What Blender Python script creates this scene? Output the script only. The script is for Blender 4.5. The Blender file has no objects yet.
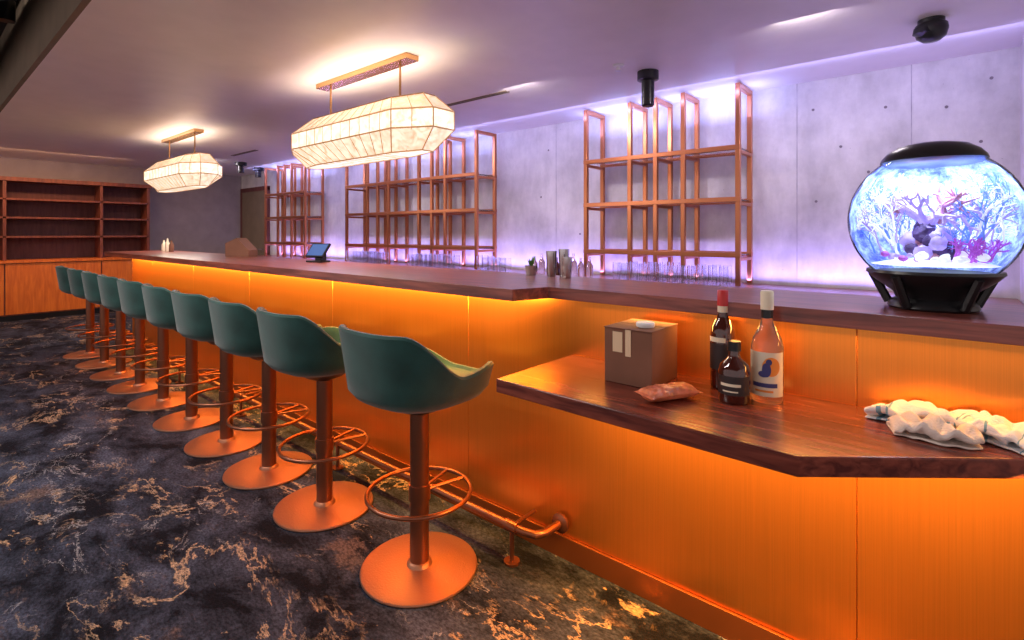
import bpy, math, random
from mathutils import Vector, Matrix, noise
random.seed(7)
scene=bpy.context.scene
PI=math.pi

# ------------------------------------------------------------ materials
def nodes_of(m):
    m.use_nodes=True
    return m.node_tree.nodes, m.node_tree.links
def mat(name,col,rough=.5,metal=0.0,emit=None,estr=0,bump=0,bscale=50,trans=0,alpha=1,var=0,vscale=5,coat=0,ior=1.45,sheen=0,stretch=(1,1,1),spec=.5):
    m=bpy.data.materials.new(name); n,l=nodes_of(m)
    b=n['Principled BSDF']
    b.inputs['Base Color'].default_value=(*col,1)
    b.inputs['Roughness'].default_value=rough
    b.inputs['Metallic'].default_value=metal
    b.inputs['Transmission Weight'].default_value=trans
    b.inputs['Alpha'].default_value=alpha
    b.inputs['Coat Weight'].default_value=coat
    b.inputs['IOR'].default_value=ior
    b.inputs['Sheen Weight'].default_value=sheen
    b.inputs['Specular IOR Level'].default_value=spec
    if emit:
        b.inputs['Emission Color'].default_value=(*emit,1)
        b.inputs['Emission Strength'].default_value=estr
    tc=n.new('ShaderNodeTexCoord'); mp=n.new('ShaderNodeMapping')
    mp.inputs['Scale'].default_value=stretch
    l.new(tc.outputs['Object'],mp.inputs['Vector'])
    ns=n.new('ShaderNodeTexNoise'); ns.inputs['Scale'].default_value=vscale; ns.inputs['Detail'].default_value=6
    l.new(mp.outputs['Vector'],ns.inputs['Vector'])
    if var>0:
        cr=n.new('ShaderNodeValToRGB')
        cr.color_ramp.elements[0].position=.3; cr.color_ramp.elements[1].position=.7
        cr.color_ramp.elements[0].color=(*[c*(1-var) for c in col],1)
        cr.color_ramp.elements[1].color=(*[min(1,c*(1+var)) for c in col],1)
        l.new(ns.outputs['Fac'],cr.inputs['Fac']); l.new(cr.outputs['Color'],b.inputs['Base Color'])
    if bump>0:
        nb=n.new('ShaderNodeTexNoise'); nb.inputs['Scale'].default_value=bscale; nb.inputs['Detail'].default_value=4
        l.new(mp.outputs['Vector'],nb.inputs['Vector'])
        bp=n.new('ShaderNodeBump'); bp.inputs['Strength'].default_value=bump; bp.inputs['Distance'].default_value=.01
        l.new(nb.outputs['Fac'],bp.inputs['Height']); l.new(bp.outputs['Normal'],b.inputs['Normal'])
    return m

def wood(name,c1,c2,rough=.3,scale=(1.2,14,14),coat=.3):
    m=bpy.data.materials.new(name); n,l=nodes_of(m); b=n['Principled BSDF']
    tc=n.new('ShaderNodeTexCoord'); mp=n.new('ShaderNodeMapping'); mp.inputs['Scale'].default_value=scale
    l.new(tc.outputs['Object'],mp.inputs['Vector'])
    ns=n.new('ShaderNodeTexNoise'); ns.inputs['Scale'].default_value=3; ns.inputs['Detail'].default_value=8; ns.inputs['Distortion'].default_value=.6
    l.new(mp.outputs['Vector'],ns.inputs['Vector'])
    cr=n.new('ShaderNodeValToRGB'); e=cr.color_ramp.elements
    e[0].position=.35; e[0].color=(*c1,1); e[1].position=.65; e[1].color=(*c2,1)
    l.new(ns.outputs['Fac'],cr.inputs['Fac']); l.new(cr.outputs['Color'],b.inputs['Base Color'])
    bp=n.new('ShaderNodeBump'); bp.inputs['Strength'].default_value=.15; bp.inputs['Distance'].default_value=.003
    l.new(ns.outputs['Fac'],bp.inputs['Height']); l.new(bp.outputs['Normal'],b.inputs['Normal'])
    b.inputs['Roughness'].default_value=rough; b.inputs['Coat Weight'].default_value=coat; b.inputs['Coat Roughness'].default_value=.2
    return m

def carpet():
    m=bpy.data.materials.new('carpet_pattern'); n,l=nodes_of(m); b=n['Principled BSDF']
    b.inputs['Roughness'].default_value=.95; b.inputs['Specular IOR Level'].default_value=.15
    tc=n.new('ShaderNodeTexCoord')
    mp=n.new('ShaderNodeMapping'); mp.inputs['Rotation'].default_value=(0,0,.35); mp.inputs['Scale'].default_value=(1,1.7,1)
    l.new(tc.outputs['Object'],mp.inputs['Vector'])
    def nz(s,d,dist,off,vec=mp,rg=.68):
        a=n.new('ShaderNodeMapping'); a.inputs['Location'].default_value=(off,off*.7,0); l.new(vec.outputs['Vector'],a.inputs['Vector'])
        x=n.new('ShaderNodeTexNoise'); x.inputs['Scale'].default_value=s; x.inputs['Detail'].default_value=d; x.inputs['Distortion'].default_value=dist
        x.inputs['Roughness'].default_value=rg
        l.new(a.outputs['Vector'],x.inputs['Vector']); return x
    def ramp(src,p0,p1,c0=(0,0,0,1),c1=(1,1,1,1)):
        r=n.new('ShaderNodeValToRGB'); e=r.color_ramp.elements; e[0].position=p0;e[1].position=p1;e[0].color=c0;e[1].color=c1
        l.new(src.outputs['Fac'],r.inputs['Fac']); return r
    base=ramp(nz(2.4,10,.3,0,rg=.72),.42,.66,(.006,.007,.013,1),(.085,.10,.155,1))
    tan=ramp(nz(1.5,13,.35,7.3,rg=.74),.575,.63)
    gold=ramp(nz(2.2,14,.5,13.1,rg=.74),.605,.635)
    def veins(sc,off,w,moff,lo,hi):
        vn=nz(sc,13,.5,off,rg=.68)
        vr=n.new('ShaderNodeValToRGB'); e=vr.color_ramp.elements
        e[0].position=.5-w; e[0].color=(0,0,0,1); e[1].position=.5+w; e[1].color=(0,0,0,1); k=e.new(.50); k.color=(1,1,1,1)
        l.new(vn.outputs['Fac'],vr.inputs['Fac'])
        vm=ramp(nz(1.1,4,0,moff),lo,hi)
        mm=n.new('ShaderNodeMath'); mm.operation='MULTIPLY'; l.new(vr.outputs['Color'],mm.inputs[0]); l.new(vm.outputs['Color'],mm.inputs[1])
        return mm.outputs[0]
    grain=ramp(nz(60,3,0,3),.35,.65,(.30,.30,.30,1),(1.3,1.3,1.3,1))
    def mix(f,a,c):
        x=n.new('ShaderNodeMix'); x.data_type='RGBA'
        if f is not None: l.new(f,x.inputs['Factor'])
        l.new(a,x.inputs[6])
        if isinstance(c,tuple): x.inputs[7].default_value=c
        else: l.new(c,x.inputs[7])
        return x
    a=mix(tan.outputs['Color'],base.outputs['Color'],(.135,.095,.09,1))
    c=mix(gold.outputs['Color'],a.outputs[2],(.50,.33,.20,1))
    c1=mix(veins(1.5,21.0,.013,31,.48,.56),c.outputs[2],(.62,.43,.28,1))
    c2=mix(veins(2.3,44.0,.008,57,.53,.60),c1.outputs[2],(.46,.44,.46,1))
    d=mix(None,c2.outputs[2],grain.outputs['Color']); d.blend_type='MULTIPLY'; d.inputs['Factor'].default_value=.9
    l.new(d.outputs[2],b.inputs['Base Color'])
    nb=nz(160,2,0,1,tc_map(n,l,tc))
    bp=n.new('ShaderNodeBump'); bp.inputs['Strength'].default_value=.5; bp.inputs['Distance'].default_value=.006
    l.new(nb.outputs['Fac'],bp.inputs['Height']); l.new(bp.outputs['Normal'],b.inputs['Normal'])
    return m
def tc_map(n,l,tc):
    a=n.new('ShaderNodeMapping'); l.new(tc.outputs['Object'],a.inputs['Vector']); return a
def concrete():
    m=bpy.data.materials.new('concrete_wall'); n,l=nodes_of(m); b=n['Principled BSDF']; b.inputs['Roughness'].default_value=.7
    tc=n.new('ShaderNodeTexCoord')
    def nz(s,d,sc=(1,1,1)):
        mp=n.new('ShaderNodeMapping'); mp.inputs['Scale'].default_value=sc; l.new(tc.outputs['Object'],mp.inputs['Vector'])
        x=n.new('ShaderNodeTexNoise'); x.inputs['Scale'].default_value=s; x.inputs['Detail'].default_value=d; x.inputs['Roughness'].default_value=.65; l.new(mp.outputs['Vector'],x.inputs['Vector']); return x
    A=nz(1.6,10); Bn=nz(7,8,(1,1,.35)); sp=nz(38,3)
    r1=n.new('ShaderNodeValToRGB'); e=r1.color_ramp.elements; e[0].position=.33; e[0].color=(.54,.51,.51,1); e[1].position=.66; e[1].color=(.84,.81,.80,1); l.new(A.outputs['Fac'],r1.inputs['Fac'])
    r2=n.new('ShaderNodeValToRGB'); e=r2.color_ramp.elements; e[0].position=.35; e[0].color=(.84,.84,.84,1); e[1].position=.6; e[1].color=(1,1,1,1); l.new(Bn.outputs['Fac'],r2.inputs['Fac'])
    r3=n.new('ShaderNodeValToRGB'); e=r3.color_ramp.elements; e[0].position=.27; e[0].color=(.5,.5,.5,1); e[1].position=.31; e[1].color=(1,1,1,1); l.new(sp.outputs['Fac'],r3.inputs['Fac'])
    def mul(a,c):
        x=n.new('ShaderNodeMix'); x.data_type='RGBA'; x.blend_type='MULTIPLY'; x.inputs['Factor'].default_value=1; l.new(a,x.inputs[6]); l.new(c,x.inputs[7]); return x.outputs[2]
    l.new(mul(mul(r1.outputs['Color'],r2.outputs['Color']),r3.outputs['Color']),b.inputs['Base Color'])
    bp=n.new('ShaderNodeBump'); bp.inputs['Strength'].default_value=.3; bp.inputs['Distance'].default_value=.01
    l.new(Bn.outputs['Fac'],bp.inputs['Height']); l.new(bp.outputs['Normal'],b.inputs['Normal'])
    return m
def brushed(name,col,rough,metal,var=.05):
    m=bpy.data.materials.new(name); n,l=nodes_of(m); b=n['Principled BSDF']
    b.inputs['Metallic'].default_value=metal; b.inputs['Roughness'].default_value=rough
    b.inputs['Anisotropic'].default_value=.5
    tc=n.new('ShaderNodeTexCoord')
    mp=n.new('ShaderNodeMapping'); mp.inputs['Scale'].default_value=(260,1,1.5); l.new(tc.outputs['Object'],mp.inputs['Vector'])
    x=n.new('ShaderNodeTexNoise'); x.inputs['Scale'].default_value=2; x.inputs['Detail'].default_value=2; l.new(mp.outputs['Vector'],x.inputs['Vector'])
    cr=n.new('ShaderNodeValToRGB'); e=cr.color_ramp.elements; e[0].position=.3; e[1].position=.7
    e[0].color=(*[c*(1-var) for c in col],1); e[1].color=(*[min(1,c*(1+var)) for c in col],1); l.new(x.outputs['Fac'],cr.inputs['Fac'])
    l.new(cr.outputs['Color'],b.inputs['Base Color'])
    return m

M={}
M['carpet']=carpet()
M['ceil']=mat('ceiling_paint',(.86,.80,.78),.40,bump=.05,bscale=6,var=.03)
M['plaster']=concrete()
M['seam']=mat('seam_dark',(.42,.39,.42),.8,var=.3,vscale=8)
M['hole']=mat('tie_hole',(.22,.19,.21),.9)
M['greywall']=mat('grey_wall',(.34,.29,.30),.8,var=.1)
M['fascia']=mat('fascia_paint',(.20,.15,.10),.8,var=.1)
M['darkceil']=mat('dark_ceiling',(.03,.03,.03),.8)
M['panel']=brushed('copper_panel',(.90,.32,.055),.33,.90)
M['kick']=mat('kick_copper',(.34,.10,.025),.4,metal=.7)
M['counter']=wood('counter_wood',(.12,.024,.018),(.32,.080,.055),.28)
M['counter2']=wood('ledge_wood',(.10,.020,.014),(.27,.062,.036),.26,scale=(1.5,16,16))
M['copper']=mat('copper_metal',(.58,.25,.14),.28,metal=.95)
M['rackcop']=mat('rack_copper',(.56,.21,.10),.28,metal=.8)
M['darkcop']=mat('dark_copper',(.26,.10,.055),.32,metal=.85)
M['basecop']=mat('base_copper',(.42,.20,.12),.36,metal=.75,bump=.25,bscale=160)
M['brass']=mat('brass',(.62,.36,.16),.25,metal=.95)
M['rib']=mat('frosted_rib',(.60,.40,.22),.35,metal=.6,emit=(1,.55,.25),estr=.25)
M['teal']=mat('teal_upholstery',(.014,.064,.056),.75,var=.3,vscale=7,bump=.10,bscale=220,sheen=.25,spec=.3)
M['seamteal']=mat('teal_seam',(.006,.022,.022),.7)
M['cab']=wood('cabinet_wood',(.15,.036,.020),(.26,.070,.038),.5,scale=(8,8,1.2),coat=0)
M['cabdark']=wood('cabinet_back',(.10,.026,.024),(.16,.046,.038),.6,scale=(8,8,1.2),coat=0)
M['caborange']=wood('cabinet_door_wood',(.62,.12,.008),(.80,.20,.018),.4,scale=(9,9,1.0),coat=0)
M['black']=mat('black_plastic',(.012,.012,.014),.3)
M['steel']=mat('steel',(.6,.6,.62),.2,metal=1)
M['duct']=mat('galvanised_duct',(.5,.5,.5),.35,metal=.9)
M['card']=mat('cardboard',(.20,.085,.05),.8,var=.12,vscale=8)
M['label']=mat('paper_label',(.75,.55,.35),.7)
M['white']=mat('white_plastic',(.8,.8,.8),.5)
M['gl']=mat('glassware',(.97,.98,1),.03,trans=.97)
M['backbar']=mat('backbar_dark',(.05,.035,.05),.4)
M['flame']=mat('glass_clear',(.9,.92,.95),.03,trans=.9)

def chand_mat(name,c0,c1,st):
    m=bpy.data.materials.new(name); n,l=nodes_of(m); b=n['Principled BSDF']
    tc=n.new('ShaderNodeTexCoord')
    ns=n.new('ShaderNodeTexNoise'); ns.inputs['Scale'].default_value=16; ns.inputs['Detail'].default_value=9; ns.inputs['Distortion'].default_value=1.2; ns.inputs['Roughness'].default_value=.65
    l.new(tc.outputs['Object'],ns.inputs['Vector'])
    cr=n.new('ShaderNodeValToRGB'); e=cr.color_ramp.elements
    e[0].position=.36; e[0].color=(*c0,1); e[1].position=.58; e[1].color=(*c1,1)
    l.new(ns.outputs['Fac'],cr.inputs['Fac'])
    b.inputs['Base Color'].default_value=(.9,.8,.65,1); b.inputs['Roughness'].default_value=.25
    l.new(cr.outputs['Color'],b.inputs['Emission Color']); b.inputs['Emission Strength'].default_value=st
    return m
# facet glass: upper bevel thinner glow, belt brightest, lower bevel warm
M['ch_top']=chand_mat('alabaster_upper',(.50,.30,.15),(.95,.72,.48),.85)
M['ch_mid']=chand_mat('alabaster_belt',(.70,.47,.28),(1,.90,.74),1.45)
M['ch_low']=chand_mat('alabaster_lower',(.58,.38,.21),(1,.84,.64),1.10)
M['ch_bot']=chand_mat('alabaster_bottom',(.72,.50,.30),(1,.90,.74),1.35)

# ------------------------------------------------------------ mesh builder
class B:
    def __init__(s,name): s.name=name; s.v=[]; s.f=[]; s.mi=[]; s.sm=[]; s.mats=[]
    def idx(s,m):
        if isinstance(m,str): m=M[m]
        if m not in s.mats: s.mats.append(m)
        return s.mats.index(m)
    def add(s,vs,fs,m,smooth=False,mtx=None):
        o=len(s.v); k=s.idx(m)
        for p in vs:
            p=Vector(p)
            if mtx: p=mtx@p
            s.v.append(p)
        for f in fs:
            s.f.append([i+o for i in f]); s.mi.append(k); s.sm.append(smooth)
    def box(s,x0,x1,y0,y1,z0,z1,m,mtx=None):
        vs=[(x0,y0,z0),(x1,y0,z0),(x1,y1,z0),(x0,y1,z0),(x0,y0,z1),(x1,y0,z1),(x1,y1,z1),(x0,y1,z1)]
        fs=[(3,2,1,0),(4,5,6,7),(0,1,5,4),(1,2,6,5),(2,3,7,6),(3,0,4,7)]
        s.add(vs,fs,m,False,mtx)
    def prism(s,pts,z0,z1,m,mtx=None):
        n=len(pts); vs=[(p[0],p[1],z0) for p in pts]+[(p[0],p[1],z1) for p in pts]
        fs=[list(range(n))[::-1],list(range(n,2*n))]+[(i,(i+1)%n,n+(i+1)%n,n+i) for i in range(n)]
        s.add(vs,fs,m,False,mtx)
    def lathe(s,prof,m,c=(0,0,0),seg=32,smooth=True,mtx=None):
        vs=[];fs=[]
        for r,z in prof:
            for i in range(seg):
                a=2*PI*i/seg; vs.append((c[0]+r*math.cos(a),c[1]+r*math.sin(a),c[2]+z))
        for j in range(len(prof)-1):
            for i in range(seg):
                k=(i+1)%seg; fs.append((j*seg+i,j*seg+k,(j+1)*seg+k,(j+1)*seg+i))
        if prof[0][0]>1e-4: fs.append(list(range(seg))[::-1])
        if prof[-1][0]>1e-4: fs.append([(len(prof)-1)*seg+i for i in range(seg)])
        s.add(vs,fs,m,smooth,mtx)
    def cyl(s,c,r,z0,z1,m,seg=24): s.lathe([(r,z0),(r,z1)],m,(c[0],c[1],0),seg)
    def tube(s,pts,r,m,seg=10,closed=False,rends=None):
        pts=[Vector(p) for p in pts]; n=len(pts); vs=[];fs=[]
        up=None
        for i,p in enumerate(pts):
            if closed: t=(pts[(i+1)%n]-pts[i-1]).normalized()
            else: t=(pts[min(i+1,n-1)]-pts[max(i-1,0)]).normalized()
            if up is None:
                up=Vector((0,0,1)) if abs(t.z)<.9 else Vector((1,0,0))
            up=(up-t*up.dot(t)).normalized(); sd=t.cross(up)
            rr=r if rends is None else r*(1+(rends-1)*i/max(1,n-1))
            for k in range(seg):
                a=2*PI*k/seg; vs.append(p+up*math.cos(a)*rr+sd*math.sin(a)*rr)
        rg=n if closed else n-1
        for i in range(rg):
            j=(i+1)%n
            for k in range(seg):
                q=(k+1)%seg; fs.append((i*seg+k,i*seg+q,j*seg+q,j*seg+k))
        if not closed:
            fs.append(list(range(seg))[::-1]); fs.append([(n-1)*seg+k for k in range(seg)])
        s.add(vs,fs,m,True)
    def build(s,loc=(0,0,0),bevel=0,rot=0):
        me=bpy.data.meshes.new(s.name); me.from_pydata([tuple(p) for p in s.v],[],s.f)
        for m in s.mats: me.materials.append(m)
        for i,p in enumerate(me.polygons): p.material_index=s.mi[i]; p.use_smooth=s.sm[i]
        me.update()
        import bmesh
        bm=bmesh.new(); bm.from_mesh(me); bmesh.ops.recalc_face_normals(bm,faces=bm.faces); bm.to_mesh(me); bm.free()
        try: me.set_sharp_from_angle(angle=math.radians(42))
        except Exception: pass
        o=bpy.data.objects.new(s.name,me); o.location=loc; o.rotation_euler=(0,0,rot)
        scene.collection.objects.link(o)
        if bevel>0:
            md=o.modifiers.new('bevel','BEVEL'); md.width=bevel; md.segments=2; md.limit_method='ANGLE'; md.angle_limit=math.radians(50)
        return o

C=2.47; YW=4.5; XF=-11.1; YE=.61; XR=.33
# ------------------------------------------------------------ room shell
b=B('floor'); b.box(XF-.1,3.0,-3.0,YW+.1,-.05,0,'carpet'); b.build()
b=B('ceiling'); b.box(XF-.1,3.0,YE,YW+.1,C,C+.06,'ceil'); b.build()
b=B('ceiling_fascia'); b.box(XF,3.0,YE-.03,YE,C,3.1,'fascia'); b.build()
b=B('ceiling_upper'); b.box(XF-.1,3.0,-3.0,YE,3.1,3.16,'darkceil'); b.build()
b=B('wall_back'); b.box(XF-.1,3.0,YW,YW+.1,0,C,'plaster')
for xs in (-.91,-.205,-3.2,-5.6,-8.0): b.box(xs-.003,xs+.003,YW-.001,YW,0,C,'seam')
for (x,z) in [(-.80,2.25),(-.78,1.55),(-.35,2.2),(-.35,1.5),(-.02,2.15),(-.05,1.55),(.15,1.9),(-3.4,1.7),(-3.3,2.2),(.2,2.3),(-.55,1.3),(-.62,1.95),(-.45,1.75),(.02,1.85),(-2.9,1.3)]:
    mt=Matrix.Translation((x,YW,z))@Matrix.Rotation(PI/2,4,'X'); b.lathe([(.010,0),(.010,.003)],'hole',seg=12,mtx=mt)
b.build()
b=B('wall_left'); b.box(XF-.1,XF,-3.0,YW,0,3.1,'greywall'); b.build()
b=B('wall_right'); b.box(XR,XR+.1,2.5,YW,0,C,'plaster'); b.build()
b=B('door_1'); dy=YW-.012
b.box(-10.92,-9.85,dy-.045,dy,0,2.12,M['fascia'])
b.box(-10.98,-10.92,dy-.055,dy,0,2.18,'cabdark'); b.box(-9.87,-9.8,dy-.055,dy,0,2.18,'cabdark'); b.box(-10.98,-9.8,dy-.055,dy,2.12,2.2,'cabdark')
b.tube([(-9.98,dy-.05,1.0),(-9.98,dy-.09,1.0),(-10.1,dy-.09,1.0)],.009,'steel',8); b.build()

# ------------------------------------------------------------ bar
PY=1.73
b=B('bar_counter')
b.box(-7.25,1.0,PY+.01,2.08,.0,1.05,'kick')
seams=[-7.25,-6.5,-5.3,-4.12,-2.93,-1.737,-.2,1.0]
for i in range(len(seams)-1):
    b.box(seams[i]+.0008,seams[i+1]-.0008,PY,PY+.0095,.09,1.048,'panel')
b.box(-7.26,-7.25,PY,2.08,.0,1.048,'panel')
b.box(-7.25,1.0,PY-.012,PY+.0,0,.09,'kick')
b.prism([(-7.42,1.50),(-1.27,1.50),(-1.22,1.665),(1.0,1.665),(1.0,2.15),(-7.42,2.15)],1.05,1.095,'counter')
b.build(bevel=.0015)
b=B('side_ledge')
b.prism([(-1.151,1.275),(-.252,1.25),(.33,1.7285),(-1.151,1.7285)],.781,.826,'counter2')
b.build(bevel=.004)

# foot rail
b=B('foot_rail'); RY=1.567; RZ=.145
pts=[(-7.2,PY-.014,RZ),(-7.2,RY+.06,RZ),(-7.18,RY+.02,RZ),(-7.14,RY,RZ)]
pts+=[(x,RY,RZ) for x in (-5,-3,-1.27)]
pts+=[(-1.22,RY+.012,RZ),(-1.2,RY+.05,RZ),(-1.195,PY-.014,RZ)]
b.tube(pts,.016,'darkcop',14)
for x in (-1.33,-2.6,-3.87,-5.14,-6.4):
    b.cyl((x,RY),.009,0.005,RZ,'darkcop',10); b.cyl((x,RY),.032,0,.009,'darkcop',16)
    b.tube([(x-.03,RY,RZ),(x+.03,RY,RZ)],.022,'darkcop',14)
    b.tube([(x,RY,RZ),(x,PY-.014,RZ)],.008,'darkcop',8)
mt=Matrix.Translation((-1.195,PY-.014,RZ))@Matrix.Rotation(PI/2,4,'X'); b.lathe([(.038,0),(.038,.012),(.024,.02)],'darkcop',seg=20,mtx=mt)
b.build()

# ------------------------------------------------------------ stools
def sstep(a,b_,x):
    t=max(0,min(1,(x-a)/(b_-a))); return t*t*(3-2*t)
def stool():
    b=B('bar_stool')
    b.lathe([(0,0),(.222,0),(.226,.006),(.224,.012),(.21,.016),(.05,.019),(.045,.03),(.040,.034)],'basecop',seg=56)
    b.lathe([(.037,.03),(.037,.64)],'darkcop',seg=28)
    b.lathe([(.042,.61),(.09,.63),(.12,.656),(0,.658)],'black',seg=28)
    zr=.30; R=.20
    b.tube([(R*math.cos(2*PI*i/48),R*math.sin(2*PI*i/48)+.0,zr) for i in range(48)],.0085,'darkcop',10,closed=True)
    for a in (math.radians(75),math.radians(105)):
        b.tube([(.03*math.cos(a),.03*math.sin(a),zr),(R*math.cos(a),R*math.sin(a),zr)],.007,'darkcop',8)
    b.lathe([(.042,zr-.03),(.042,zr+.03)],'darkcop',seg=24)
    seg=80
    def plan(a,r,q):
        n_=2.5; c,s_=abs(math.cos(a)),abs(math.sin(a)); k=(c**n_+s_**n_)**(-1/n_)
        return (r*k*math.cos(a)*1.08, r*k*math.sin(a)*1.05)
    prof=[]
    for i in range(seg):
        a=2*PI*i/seg
        phi=abs(math.degrees((a+PI/2+PI)%(2*PI)-PI))
        h=.952-.165*sstep(38,88,phi)-.055*sstep(128,168,phi)+.016*math.exp(-((phi-122)/20)**2)
        q=(h-.71)/.255
        Rr=.247+.022*max(0,q)
        z4=.722 if h>.75 else .712
        p=[(0.0,.660),(.11,.662),(.175,.672),(.215,.692),(.238,z4)]
        for t in (.25,.5,.75,1):
            p.append((.238+(Rr-.238)*t, p[4][1]+(h-p[4][1])*t))
        p.append((Rr-.006,h+.009)); p.append((Rr-.018,h+.009)); p.append((Rr-.026,h-.002))
        zb=.728
        for t in (.3,.6,.9):
            p.append((Rr-.026+(.205-(Rr-.026))*t, (h-.002)+(min(zb,h-.004)-(h-.002))*t))
        p+= [(.190,.728),(.14,.738),(.07,.742),(0,.743)]
        prof.append((a,p))
    nr=len(prof[0][1]); vs=[];fs=[]
    for j in range(nr):
        for a,p in prof:
            x,y=plan(a,p[j][0],0); vs.append((x,y,p[j][1]))
    for j in range(nr-1):
        for i in range(seg):
            k=(i+1)%seg; fs.append((j*seg+i,j*seg+k,(j+1)*seg+k,(j+1)*seg+i))
    b.add(vs,fs,'teal',True)
    return b
sx=[-1.586,-2.29,-2.87,-3.45,-4.05,-4.66,-5.27,-5.87,-6.47,-7.07]
st=stool().build((sx[0],1.31,0))
for i,x in enumerate(sx[1:]):
    o=st.copy(); o.location=(x,1.31,0); o.rotation_euler=(0,0,random.uniform(-.06,.06)); o.name='bar_stool.%03d'%(i+1); scene.collection.objects.link(o)

# ------------------------------------------------------------ hanging back shelves
def shelf(frames):
    b=B('bottle_rack'); yf,yb=4.14,4.44; t=.018; zb=.903
    for x in frames:
        for y in (yf,yb):
            b.box(x-t,x+t,y-t,y+t,zb,C-.012,'rackcop')
        b.box(x-t,x+t,yf+t,yb-t,C-.012-2*t,C-.012,'rackcop')
        for z in (1.97,1.57,1.14): b.box(x-t,x+t,yf+t,yb-t,z-.045,z-.02,'rackcop')
    x0,x1=min(frames),max(frames)
    for z in (1.97,1.57,1.14):
        b.box(x0-.02,x1+.02,yf-.02,yf+.02,z-.02,z+.018,'rackcop')
        b.box(x0-.02,x1+.02,yb-.02,yb+.02,z-.02,z+.018,'rackcop')
        b.box(x0,x1,yf+.02,yb-.02,z-.008,z+.004,'flame')
    return b.build(bevel=.003)
shelf([-2.60,-2.15,-1.91,-1.67,-1.24])
shelf([-6.63,-6.12,-5.88,-5.64,-5.02,-4.78,-4.54,-4.03])
shelf([-9.2,-8.74,-8.5,-8.26,-7.82])
b=B('back_counter'); b.box(-9.7,XR-.01,3.85,YW-.01,0,.87,'backbar'); b.box(-9.72,XR-.01,3.82,YW-.005,.87,.90,'counter')
b.build()

def glasses(x0,x1,rows,name='drinking_glasses'):
    b=B(name); x=x0
    while x<x1:
        for r in range(rows):
            y=3.90+r*.085; h=.168+random.uniform(-.015,.01)
            b.lathe([(0,0),(.026,0),(.034,h*.5),(.031,h),(.029,h),(.032,h*.5),(.024,.01),(0,.01)],'gl',(x,y,.901),14)
        x+=.08
    b.build()
glasses(-2.15,-1.25,2); glasses(-4.9,-4.1,2); glasses(-6.2,-5.4,2); glasses(-3.75,-3.4,2)

# ------------------------------------------------------------ chandeliers
def chandelier(x):
    b=B('chandelier')
    def ring(d,z):
        L=.86-d*1.3; W=.215-d; e=.085-d*.35; k=.24
        return [(L-k,-W,z),(L,-e,z),(L,e,z),(L-k,W,z),(-L+k,W,z),(-L,e,z),(-L,-e,z),(-L+k,-W,z)]
    zs=[(.105,.180),(.0,.065),(.0,-.050),(.115,-.170)]
    R=[ring(d,z) for d,z in zs]; N=8; nz_=len(R)
    for j,mm in enumerate(('ch_top','ch_mid','ch_low')):
        vs=R[j]+R[j+1]; fs=[(i,(i+1)%N,N+(i+1)%N,N+i) for i in range(N)]
        b.add(vs,fs,mm)
    b.add(R[-1],[list(range(N))],'ch_bot')
    for j,r in enumerate(R): b.tube(r,.0055,'brass' if j==0 else 'rib',6,closed=True)
    for i in range(8): b.tube([R[j][i] for j in range(nz_)],.0045,'rib',6)
    for k in range(1,11):
        t=k/11
        for (i0,i1) in ((7,0),(4,3)):
            pts=[Vector(R[j][i0]).lerp(Vector(R[j][i1]),t) for j in range(nz_)]
            b.tube(pts,.0030,'rib',5)
        b.tube([Vector(R[-1][7]).lerp(Vector(R[-1][0]),t),Vector(R[-1][4]).lerp(Vector(R[-1][3]),t)],.0025,'rib',5)
    for (i0,i1) in ((0,1),(2,3),(4,5),(6,7)):
        for t in (.5,):
            b.tube([Vector(R[j][i0]).lerp(Vector(R[j][i1]),t) for j in range(nz_)],.0030,'rib',5)
    zt=C-2.0
    for dx in (-.43,.43):
        b.tube([(dx,-.11,.180),(dx,.11,.180)],.008,'brass',8)
        b.tube([(dx,0,.180),(dx,0,zt-.03)],.008,'brass',10)
    b.box(-.56,.56,-.05,.05,zt-.035,zt-.001,'brass')
    o=b.build((x,2.14,2.0))
    ld=bpy.data.lights.new('chandelier_lamp','AREA'); ld.shape='RECTANGLE'; ld.size=1.2; ld.size_y=.18; ld.energy=9; ld.color=(1,.84,.68)
    lo=bpy.data.objects.new('lamp_up',ld); lo.location=(0,0,.03); lo.rotation_euler=(PI,0,0); lo.parent=o; scene.collection.objects.link(lo)
    ld=bpy.data.lights.new('chandelier_lamp','AREA'); ld.shape='RECTANGLE'; ld.size=1.2; ld.size_y=.18; ld.energy=22; ld.color=(1,.82,.68)
    lo=bpy.data.objects.new('lamp_down',ld); lo.location=(0,0,-.19); lo.parent=o; scene.collection.objects.link(lo)
    return o
chandelier(-3.22); chandelier(-6.95)

# ------------------------------------------------------------ ceiling devices
b=B('ceiling_speaker'); b.lathe([(0,0),(.075,0),(.075,-.06),(.045,-.07),(.045,-.24),(.035,-.25),(0,-.25)],'black',seg=28); b.build((-1.66,3.47,C))
b=B('security_camera'); b.lathe([(0,0),(.06,0),(.06,-.02),(.072,-.03),(.075,-.05),(.075,-.06),(.065,-.095),(.04,-.115),(0,-.12)],'black',seg=32)
b.lathe([(0,0),(.04,0),(.045,-.03),(0,-.05)],'black',(-.035,-.04,-.05),20); b.build((-.08,3.62,C))
b=B('sprinkler_head'); b.lathe([(0,0),(.04,0),(.035,-.012),(.012,-.015),(.012,-.03),(.022,-.035),(.022,-.04),(0,-.04)],'white',seg=20); b.build((-1.75,3.2,C))
for x,y in ((-9.4,4.1),(-8.9,3.6)):
    b=B('ceiling_spotlight'); b.lathe([(0,0),(.09,0),(.09,-.05),(.05,-.06),(.05,-.17),(0,-.17)],'black',seg=20); b.build((x,y,C))
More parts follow.
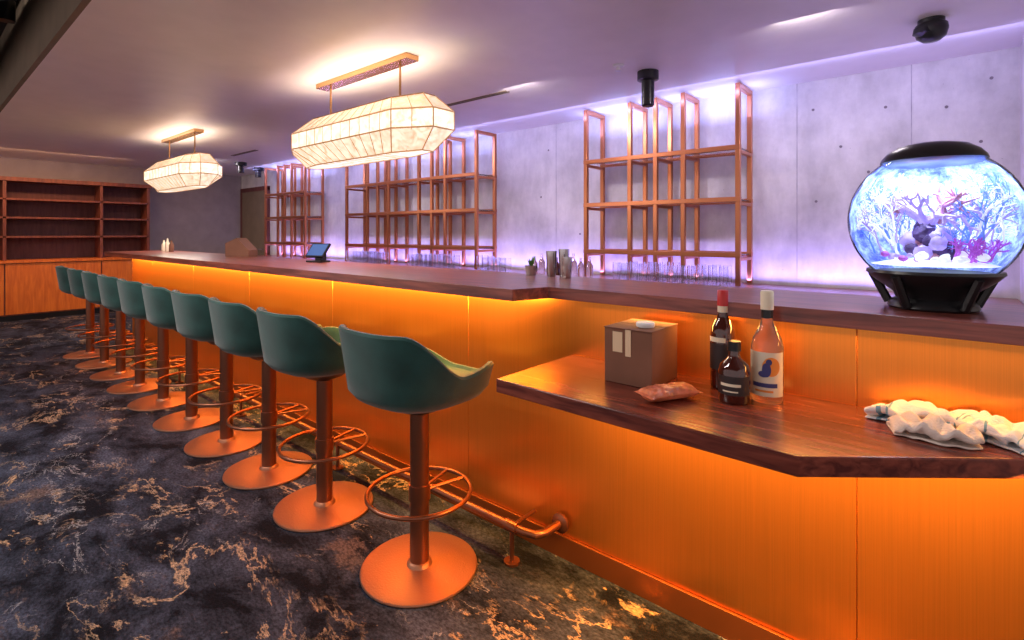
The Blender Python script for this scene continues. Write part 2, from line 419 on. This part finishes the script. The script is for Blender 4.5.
for x0,x1 in ((-3.49,-2.77),(-8.2,-7.4)):
    b=B('slot_diffuser'); b.box(x0,x1,3.19,3.21,C-.004,C-.0,'black'); b.box(x0-.01,x1+.01,3.175,3.19,C-.006,C,'fascia'); b.box(x0-.01,x1+.01,3.21,3.225,C-.006,C,'fascia'); b.build()
b=B('ventilation_duct'); n=150; prof=[]
mt=Matrix.Translation((-10.9,.22,2.80))@Matrix.Rotation(PI/2,4,'Y')
for i in range(n):
    z=i*.08; prof+=[(.16,z),(.16,z+.066),(.168,z+.070),(.168,z+.076)]
b.lathe(prof,'duct',seg=28,mtx=mt)
for x in (-9,-6,-3,0): b.tube([(x,.22,2.96),(x,.22,3.1)],.006,'steel',6)
b.build()
b=B('track_light'); b.box(-6,-1,.47,.50,3.06,3.10,'black')
for x in (-5.2,-4.4,-3.6,-2.4):
    b.cyl((x,.485),.01,2.98,3.07,'black',8); b.cyl((x,.485),.05,2.84,2.99,'black',20)
b.build()

# ------------------------------------------------------------ far wall cabinet & shelves
b=B('wall_shelving'); xf=-10.6
b.box(XF+.005,XF+.02,-1.3,2.81,.87,2.11,'cabdark')
for y in (-1.3,-.17,.98,2.13,2.785): b.box(XF+.02,xf-.1,y-.02,y+.02,.90,2.11,'cab')
for z in (1.25,1.54,1.82): b.box(XF+.02,xf-.1,-1.3,2.80,z-.015,z+.015,'cab')
b.box(XF+.005,xf-.08,-1.32,2.83,2.09,2.15,'cab')
b.box(XF+.005,xf-.02,-1.32,2.81,.08,.86,'cab'); b.box(XF+.005,xf+.02,-1.34,2.83,.86,.90,'caborange')
y=-1.3
while y<2.7:
    y2=min(y+1.13,2.81); b.box(xf-.02,xf,y+.004,y2-.004,.10,.85,'caborange'); y+=1.138
b.box(XF+.005,xf-.05,-1.3,2.8,0,.08,'black')
b.build(bevel=.003)

# ------------------------------------------------------------ aquarium
def emis(name,c,e,em=None): return mat(name,c,.6,emit=em or c,estr=e,var=.35,vscale=40)  # coral colours with a little added glow, brightness put into the material
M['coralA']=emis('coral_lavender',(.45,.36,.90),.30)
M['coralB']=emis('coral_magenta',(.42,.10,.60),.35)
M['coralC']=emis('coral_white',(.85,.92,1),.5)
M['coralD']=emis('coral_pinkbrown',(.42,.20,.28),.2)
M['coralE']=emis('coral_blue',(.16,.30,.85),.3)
M['rock']=mat('reef_rock',(.10,.06,.18),.8,bump=.6,bscale=60,var=.5,vscale=30)
def bgm():
    m=bpy.data.materials.new('reef_backdrop'); n,l=nodes_of(m); bb=n['Principled BSDF']
    tc=n.new('ShaderNodeTexCoord'); v=n.new('ShaderNodeTexNoise'); v.inputs['Scale'].default_value=20; v.inputs['Detail'].default_value=12; v.inputs['Distortion'].default_value=.25; v.inputs['Roughness'].default_value=.78
    l.new(tc.outputs['Object'],v.inputs['Vector'])
    cr=n.new('ShaderNodeValToRGB'); e=cr.color_ramp.elements
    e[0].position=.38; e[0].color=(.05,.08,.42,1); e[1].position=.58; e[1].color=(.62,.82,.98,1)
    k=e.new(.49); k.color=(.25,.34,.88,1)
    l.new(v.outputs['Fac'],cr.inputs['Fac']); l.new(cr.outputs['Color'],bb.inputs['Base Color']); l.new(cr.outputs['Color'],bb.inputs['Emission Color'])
    bb.inputs['Emission Strength'].default_value=.35; return m  # own emission paints the tank's lit look into the backdrop
M['bg']=bgm()
def thin_glass():
    m=bpy.data.materials.new('aquarium_glass'); n,l=nodes_of(m)
    for x in list(n): 
        if x.type=='BSDF_PRINCIPLED': n.remove(x)
    out=n['Material Output']; tr=n.new('ShaderNodeBsdfTransparent'); tr.inputs['Color'].default_value=(.95,.97,1,1)
    g=n.new('ShaderNodeBsdfGlossy'); g.inputs['Roughness'].default_value=.03
    lw=n.new('ShaderNodeLayerWeight'); lw.inputs['Blend'].default_value=.12
    mx=n.new('ShaderNodeMixShader'); l.new(lw.outputs['Fresnel'],mx.inputs['Fac']); l.new(tr.outputs[0],mx.inputs[1]); l.new(g.outputs[0],mx.inputs[2]); l.new(mx.outputs[0],out.inputs['Surface'])
    return m
M['tglass']=thin_glass()
AX,AY,AZ,AR=-.040,1.90,1.348,.203
b=B('aquarium')
b.lathe([(AR*math.sin(t),-AR*math.cos(t)) for t in [math.radians(12+ i*(151-12)/30) for i in range(31)]],'tglass',seg=48)
b.lathe([(AR*math.sin(math.radians(148))+.002,AR*.80-.004),(AR*.60,AR*.80+.004),(AR*.585,AR*.87),(AR*.52,AR*.95),(AR*.40,AR*1.03),(AR*.22,AR*1.07),(0,AR*1.08)],'black',seg=48)
zb=1.095-AZ
b.lathe([(0,zb),(.10,zb),(.105,zb+.006),(.100,zb+.018),(.085,zb+.03),(.09,zb+.045),(.115,zb+.065),(.140,zb+.085),(.156,zb+.102),(.154,zb+.110),(.146,zb+.106)],'black',seg=48)
for k in range(5):
    a=2*PI*k/5+.4
    b.tube([(.148*math.cos(a),.148*math.sin(a),zb+.095),(.125*math.cos(a),.125*math.sin(a),zb+.05),(.105*math.cos(a),.105*math.sin(a),zb+.010)],.012,'black',8)
vs=[];fs=[];na,nb=28,20
for j in range(nb+1):
    t=math.radians(32+j*(148-32)/nb)
    for i in range(na+1):
        a=math.radians(-6+i*192/na)
        r=AR*.97*(1-.04*noise.noise(Vector((i*.5,j*.5,3))))
        vs.append((r*math.sin(t)*math.cos(a),r*math.sin(t)*math.sin(a),r*math.cos(t)))
for j in range(nb):
    for i in range(na):
        q=j*(na+1)+i; fs.append((q,q+1,q+na+2,q+na+1))
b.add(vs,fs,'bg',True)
b.lathe([(0,-.120),(.06,-.113),(.11,-.120),(.145,-.128)],'coralC',seg=32)
def blob(c,r,m,sq=1):
    vs=[];fs=[];n1,n2=10,7
    for j in range(n2+1):
        t=PI*j/n2
        for i in range(n1):
            a=2*PI*i/n1; d=Vector((math.sin(t)*math.cos(a),math.sin(t)*math.sin(a),math.cos(t)*sq))
            k=r*(1+.35*noise.noise(d*2.2+Vector(c)*40)); vs.append(Vector(c)+d*k)
    for j in range(n2):
        for i in range(n1):
            k=(i+1)%n1; fs.append((j*n1+i,j*n1+k,(j+1)*n1+k,(j+1)*n1+i))
    b.add(vs,fs,m,True)
def branch(p,d,L,r,m,depth,nk=3):
    p=Vector(p); d=Vector(d).normalized(); pts=[p]; q=p
    for k in range(3):
        d=(d+Vector([random.uniform(-.3,.3) for _ in range(3)])).normalized(); q=q+d*L/3
        if q.length>AR*.9: break
        pts.append(q)
    if len(pts)<2: return
    b.tube(pts,r,m,5,rends=.6)
    if depth>0:
        for k in range(nk):
            branch(pts[-1],d+Vector([random.uniform(-.9,.9) for _ in range(3)]),L*.75,r*.65,m,depth-1,nk)
for k in range(22):
    a=random.uniform(0,2*PI); rr=random.uniform(0,.055)
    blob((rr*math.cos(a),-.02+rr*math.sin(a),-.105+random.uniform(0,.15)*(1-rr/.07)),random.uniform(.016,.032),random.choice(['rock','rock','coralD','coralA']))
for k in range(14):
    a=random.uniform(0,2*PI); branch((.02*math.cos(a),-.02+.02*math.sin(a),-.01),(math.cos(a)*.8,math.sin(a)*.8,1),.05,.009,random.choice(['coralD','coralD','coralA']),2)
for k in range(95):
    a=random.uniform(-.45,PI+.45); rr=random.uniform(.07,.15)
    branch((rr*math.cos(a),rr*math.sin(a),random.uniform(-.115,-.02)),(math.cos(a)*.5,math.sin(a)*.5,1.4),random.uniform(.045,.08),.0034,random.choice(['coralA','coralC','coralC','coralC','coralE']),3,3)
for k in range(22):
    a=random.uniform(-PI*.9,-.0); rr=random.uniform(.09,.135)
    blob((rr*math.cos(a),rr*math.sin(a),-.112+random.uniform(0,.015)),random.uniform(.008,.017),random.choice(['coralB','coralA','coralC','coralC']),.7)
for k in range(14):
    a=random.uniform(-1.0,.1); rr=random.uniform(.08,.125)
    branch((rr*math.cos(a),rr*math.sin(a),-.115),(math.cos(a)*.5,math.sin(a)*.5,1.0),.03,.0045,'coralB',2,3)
aq=b.build((AX,AY,AZ))
ld=bpy.data.lights.new('aquarium_lamp','AREA'); ld.shape='DISK'; ld.size=.14; ld.energy=4.5; ld.color=(.68,.82,1)
lo=bpy.data.objects.new('lamp',ld); lo.location=(0,0,.155); lo.parent=aq; scene.collection.objects.link(lo)

# ------------------------------------------------------------ things on ledge
LZ=.827
b=B('cardboard_box'); b.box(-.865,-.70,1.49,1.685,LZ,LZ+.175,'card')
b.box(-.79,-.77,1.488,1.687,LZ+.09,LZ+.1765,'label'); b.box(-.835,-.80,1.4885,1.49,LZ+.10,LZ+.165,'label')
b.box(-.866,-.699,1.486,1.586,LZ+.1755,LZ+.178,'card'); b.box(-.866,-.699,1.59,1.689,LZ+.1755,LZ+.178,'card')
b.build(bevel=.002)
b=B('jar_lid'); b.lathe([(0,0),(.028,0),(.03,.004),(.03,.012),(.027,.015),(0,.015)],'white',seg=24); b.build((-.755,1.56,LZ+.179))

M['amber']=mat('dark_liquor_glass',(.06,.012,.008),.05,coat=1)
M['redcap']=mat('red_cap',(.55,.03,.03),.35)
M['cream']=mat('cream_label',(.80,.70,.52),.6)
M['darklabel']=mat('dark_label',(.03,.02,.02),.5)
M['clearb']=mat('pale_spirit_glass',(.92,.85,.75),.03,trans=.93)
M['orange']=mat('orange_ink',(.85,.28,.04),.6)
M['navy']=mat('navy_ink',(.05,.05,.18),.6)
def patch(b,r,a0,a1,z0,z1,m,seg=14):
    vs=[];fs=[]
    for i in range(seg+1):
        a=math.radians(a0+(a1-a0)*i/seg); vs+= [(r*math.cos(a),r*math.sin(a),z0),(r*math.cos(a),r*math.sin(a),z1)]
    for i in range(seg): fs.append((2*i,2*i+2,2*i+3,2*i+1))
    b.add(vs,fs,m,True)
b=B('liquor_bottle')
b.lathe([(0,0),(.034,0),(.037,.006),(.037,.165),(.033,.19),(.018,.215),(.0145,.23),(.0145,.27)],'amber',seg=32)
b.lathe([(.0165,.255),(.0165,.302),(.015,.304),(0,.304)],'redcap',seg=24)
b.lathe([(.0155,.235),(.0155,.256)],'cream',seg=24)
patch(b,.0378,-180,0,.06,.14,'darklabel'); patch(b,.038,-150,-60,.145,.16,'cream')
b.build((-.545,1.665,LZ))
b=B('squat_liquor_bottle')
b.lathe([(0,0),(.040,0),(.043,.006),(.043,.085),(.038,.105),(.018,.125),(.015,.135),(.015,.15)],'amber',seg=32)
b.lathe([(.018,.145),(.018,.172),(0,.173)],'black',seg=24)
patch(b,.0438,-175,-10,.025,.078,'darklabel'); patch(b,.0446,-125,-50,.050,.058,'cream'); patch(b,.0446,-115,-60,.034,.038,'cream')
b.build((-.475,1.55,LZ))
b=B('tequila_bottle')
b.lathe([(0,0),(.040,0),(.043,.006),(.043,.155),(.038,.18),(.020,.215),(.0150,.235),(.0150,.28)],'clearb',seg=32)
b.lathe([(.0175,.262),(.0175,.312),(.015,.316),(0,.316)],'cream',seg=24)
b.lathe([(.0155,.238),(.0155,.262)],'black',seg=24)
patch(b,.0437,-170,-10,.02,.145,'cream')
# labels face the camera side (-Y/+X): curved cut-outs as polar patches
def disc(b,r,a0,z0,ra,rz,m,n=20):
    vs=[(r*math.cos(math.radians(a0)),r*math.sin(math.radians(a0)),z0)]
    for i in range(n):
        t=2*PI*i/n; a=math.radians(a0)+ra*math.cos(t)/r; vs.append((r*math.cos(a),r*math.sin(a),z0+rz*math.sin(t)))
    b.add(vs,[(0,1+i,1+(i+1)%n) for i in range(n)],m,True)
disc(b,.0455,-62,.105,.024,.027,'orange'); disc(b,.0462,-78,.096,.012,.020,'navy'); disc(b,.0462,-70,.118,.008,.009,'navy'); disc(b,.0464,-88,.084,.014,.009,'navy')
patch(b,.0443,-130,-40,.046,.058,'navy'); patch(b,.0443,-120,-55,.032,.038,'orange')
b.build((-.405,1.62,LZ))

M['bag']=mat('snack_packet_foil',(.62,.17,.08),.35,var=.5,vscale=22,bump=.4,bscale=30)
b=B('snack_packet'); n1,n2=34,18; vs=[];fs=[]
for side in (1,-1):
    for j in range(n2+1):
        for i in range(n1+1):
            u=i/n1*2-1; v=j/n2*2-1
            h=.5*((1-u**4)*(1-v**2))**.5*.042
            w=.038*(1-.15*(1-abs(u)))
            nz=.007*noise.noise(Vector((u*5,v*4,side)))*(1-u**4)
            if abs(u)>.86: w*=1.12; h*=.3
            vs.append((u*.09,v*w,.021+side*(h)+nz if side>0 else .021-h+abs(nz)*.3))
for s_ in range(2):
    o_=s_*(n1+1)*(n2+1)
    for j in range(n2):
        for i in range(n1):
            q=o_+j*(n1+1)+i; fs.append((q,q+1,q+n1+2,q+n1+1))
b.add(vs,fs,'bag',True)
b.build((-.625,1.44,LZ-.0),rot=math.radians(62))

# towels: folded cloth laid on the ledge
M['towel']=mat('terry_cloth',(.88,.88,.90),.95,bump=.5,bscale=300)
M['towelb']=mat('blue_stripe_cloth',(.22,.42,.55),.95,bump=.5,bscale=300)
M['towelt']=mat('beige_cloth',(.80,.70,.62),.95,bump=.5,bscale=300)
def folded(b,L,W,layers,gap,off,rot,seed,stripe):
    path=[]
    for k in range(layers):
        z=.004+gap*k; rg=[-1+2*t/16 for t in range(17)]
        if k%2: rg=rg[::-1]
        path+=[(v*W*(1-.10*k),z) for v in rg]
        if k<layers-1:
            sgn=1 if k%2==0 else -1
            for t in (.25,.5,.75):
                a=-PI/2+PI*t; path.append((sgn*(W*(1-.10*k)+gap*.55*math.cos(a)),z+gap*.5+gap*.5*math.sin(a)))
    n1=54; n2=len(path)-1; vs=[]
    mt=Matrix.Translation((off[0],off[1],LZ))@Matrix.Rotation(rot,4,'Z')
    for j,(v,z) in enumerate(path):
        lay=z/(gap*layers)
        for i in range(n1+1):
            u=i/n1*2-1
            bend=.018*math.sin(1.8*u+seed)
            wr=noise.noise(Vector((u*3.0+seed+v*20,v*26,seed)))
            wr2=noise.noise(Vector((u*6+seed,v*50,seed+lay)))
            zz=z*(1+.30*noise.noise(Vector((u*1.8,seed,2))))+(.030*max(-.35,wr)+.008*wr2)*min(1,lay*1.4)
            droop=1-.45*abs(u)**4
            vs.append(mt@Vector((u*L*(1+.06*noise.noise(Vector((v*12,seed,seed)))),v+bend+.008*wr,max(.003+lay*.002,zz*droop))))
    o=len(b.v); b.add(vs,[],'towel',True)
    kt,kb,kk=b.idx('towel'),b.idx('towelb'),b.idx('towelt')
    for j in range(n2):
        for i in range(n1):
            q=o+j*(n1+1)+i; b.f.append([q,q+1,q+n1+2,q+n1+1]); b.sm.append(True)
            b.mi.append(kb if stripe and i in (5,6,9,46) else (kk if not stripe else kt))
b=B('bar_towel')
folded(b,.135,.050,3,.016,(-.03,1.658),-.14,1.3,True)
folded(b,.082,.033,3,.016,(-.030,1.570),.22,4.1,False)
folded(b,.085,.038,3,.019,(.075,1.63),-.45,7.7,True)
o=b.build()
md=o.modifiers.new('thick','SOLIDIFY'); md.thickness=.005; md.offset=0
md=o.modifiers.new('sub','SUBSURF'); md.levels=1; md.render_levels=1

# ------------------------------------------------------------ things on bar
BZ=1.096
def shaker(x,y,h,r):
    b=B('cocktail_shaker'); b.lathe([(0,0),(r*.7,0),(r*.75,.004),(r,h),(r*.93,h),(r*.65,.01),(0,.01)],'steel',seg=24); b.build((x,y,BZ))
shaker(-1.50,2.07,.125,.028); shaker(-1.44,2.09,.135,.027); shaker(-1.38,2.03,.10,.024)
M['leaf']=mat('mint_leaf',(.12,.25,.06),.6)
b=B('garnish_cup'); b.lathe([(0,0),(.025,0),(.032,.05),(.03,.05),(.024,.006),(0,.006)],'steel',seg=20)
for k in range(14):
    a=random.uniform(0,2*PI); d=Vector((math.cos(a)*.5,math.sin(a)*.5,1)); p=Vector((0,0,.04)); q=p+d*random.uniform(.03,.06); sd=Vector((-math.sin(a),math.cos(a),0))*.01
    b.add([p,(p+q)/2+sd,q,(p+q)/2-sd],[(0,1,2,3)],'leaf')
b.build((-1.62,2.06,BZ))
M['screen']=mat('tablet_screen',(.02,.03,.06),.1,emit=(.10,.22,.6),estr=.6)
b=B('point_of_sale_terminal')
mt=Matrix.Translation((0,0,.085))@Matrix.Rotation(math.radians(52),4,'X')
b.box(-.085,.085,-.06,.06,-.008,.008,'black',mt); b.box(-.075,.075,-.05,.05,.008,.0095,'screen',mt)
b.box(-.03,.03,0,.05,0,.085,'black'); b.box(-.07,.07,-.05,.05,0,.012,'black'); b.build((-3.55,1.98,BZ),rot=math.radians(15))
b=B('receipt_box')
b.prism([(-.12,0),(.12,0),(.12,.06),(0.0,.17),(-.12,.12)],-.06,.06,'card',Matrix.Rotation(PI/2,4,'X')); b.build((-4.93,2.0,BZ),rot=.5)
for k,(x,h) in enumerate(((-6.9,.15),(-6.76,.13),(-7.02,.13))):
    b=B('syrup_bottle'); b.lathe([(0,0),(.025,0),(.025,h*.6),(.010,h*.8),(.010,h),(0,h)],'cream' if k!=1 else 'card',seg=20); b.build((x,1.98,BZ))
b=B('bottle_row')
for k in range(8):
    x=-3.1+k*.09+random.uniform(-.01,.01); h=random.uniform(.17,.22)
    b.lathe([(0,0),(.032,0),(.032,h*.6),(.012,h*.78),(.012,h),(0,h)],random.choice(['amber','clearb','gl','navy']),(x,4.0,.901),16)
b.build()

# ------------------------------------------------------------ lights
def area(name,loc,rot,sx_,sy_,e,col,spread=PI):
    ld=bpy.data.lights.new(name,'AREA'); ld.shape='RECTANGLE'; ld.size=sx_; ld.size_y=sy_; ld.energy=e; ld.color=col; ld.spread=spread
    o=bpy.data.objects.new(name,ld); o.location=loc; o.rotation_euler=rot; scene.collection.objects.link(o); return o
warm=(1,.45,.08)
area('led_under_counter',(-4.3,1.60,1.036),(math.radians(18),0,0),5.9,.03,82,warm)
area('led_under_counter_step',(-.3,1.685,1.036),(math.radians(-15),0,0),1.6,.02,4,(1,.45,.10))
area('led_under_ledge',(-.40,1.50,.768),(math.radians(25),0,0),1.2,.03,32,warm)
area('led_wall_wash',(-4.65,4.40,.93),(math.radians(172),0,0),9.6,.03,52,(.36,.27,1))
for x in (-1.91,-5.33,-8.5):
    area('led_rack_top',(x,4.29,2.28),(math.radians(165),0,0),1.6 if x!=-5.33 else 2.6,.03,9,(.32,.38,1))
area('back_wall_fill',(-4.65,3.95,2.43),(math.radians(60),0,0),10,.03,22,(.42,.40,1))  # added linear fill under the ceiling, brightens the back wall; not fixed to the racks
for x in (-.6,-2.6,-5.5,-9):
    area('ceiling_fill',(x,3.1,C-.01),(math.radians(20),0,0),.3,.3,19,(1,.88,.95))  # soft fill added at ceiling level, no fittings modelled here
area('camera_side_fill',(-3.6,-.3,2.95),(math.radians(15),0,0),3.0,.1,85,(1,.90,.86))  # added fill from the camera side for the stools, set off the track
area('cabinet_downlight',(-9.8,1.2,C-.01),(0,math.radians(20),0),.2,2.2,40,(1,.55,.3))

w=bpy.data.worlds.new('world'); scene.world=w; w.use_nodes=True
w.node_tree.nodes['Background'].inputs['Color'].default_value=(1,.83,.83,1)
w.node_tree.nodes['Background'].inputs['Strength'].default_value=.75

cam=bpy.data.cameras.new('camera'); co=bpy.data.objects.new('camera',cam); scene.collection.objects.link(co)
co.location=(0,0,1.31); co.rotation_euler=(PI/2,0,math.radians(40.3))
cam.sensor_width=36; cam.lens=517/1024*36; cam.shift_y=-.085; cam.clip_start=.02
scene.camera=co
scene.view_settings.view_transform='Standard'
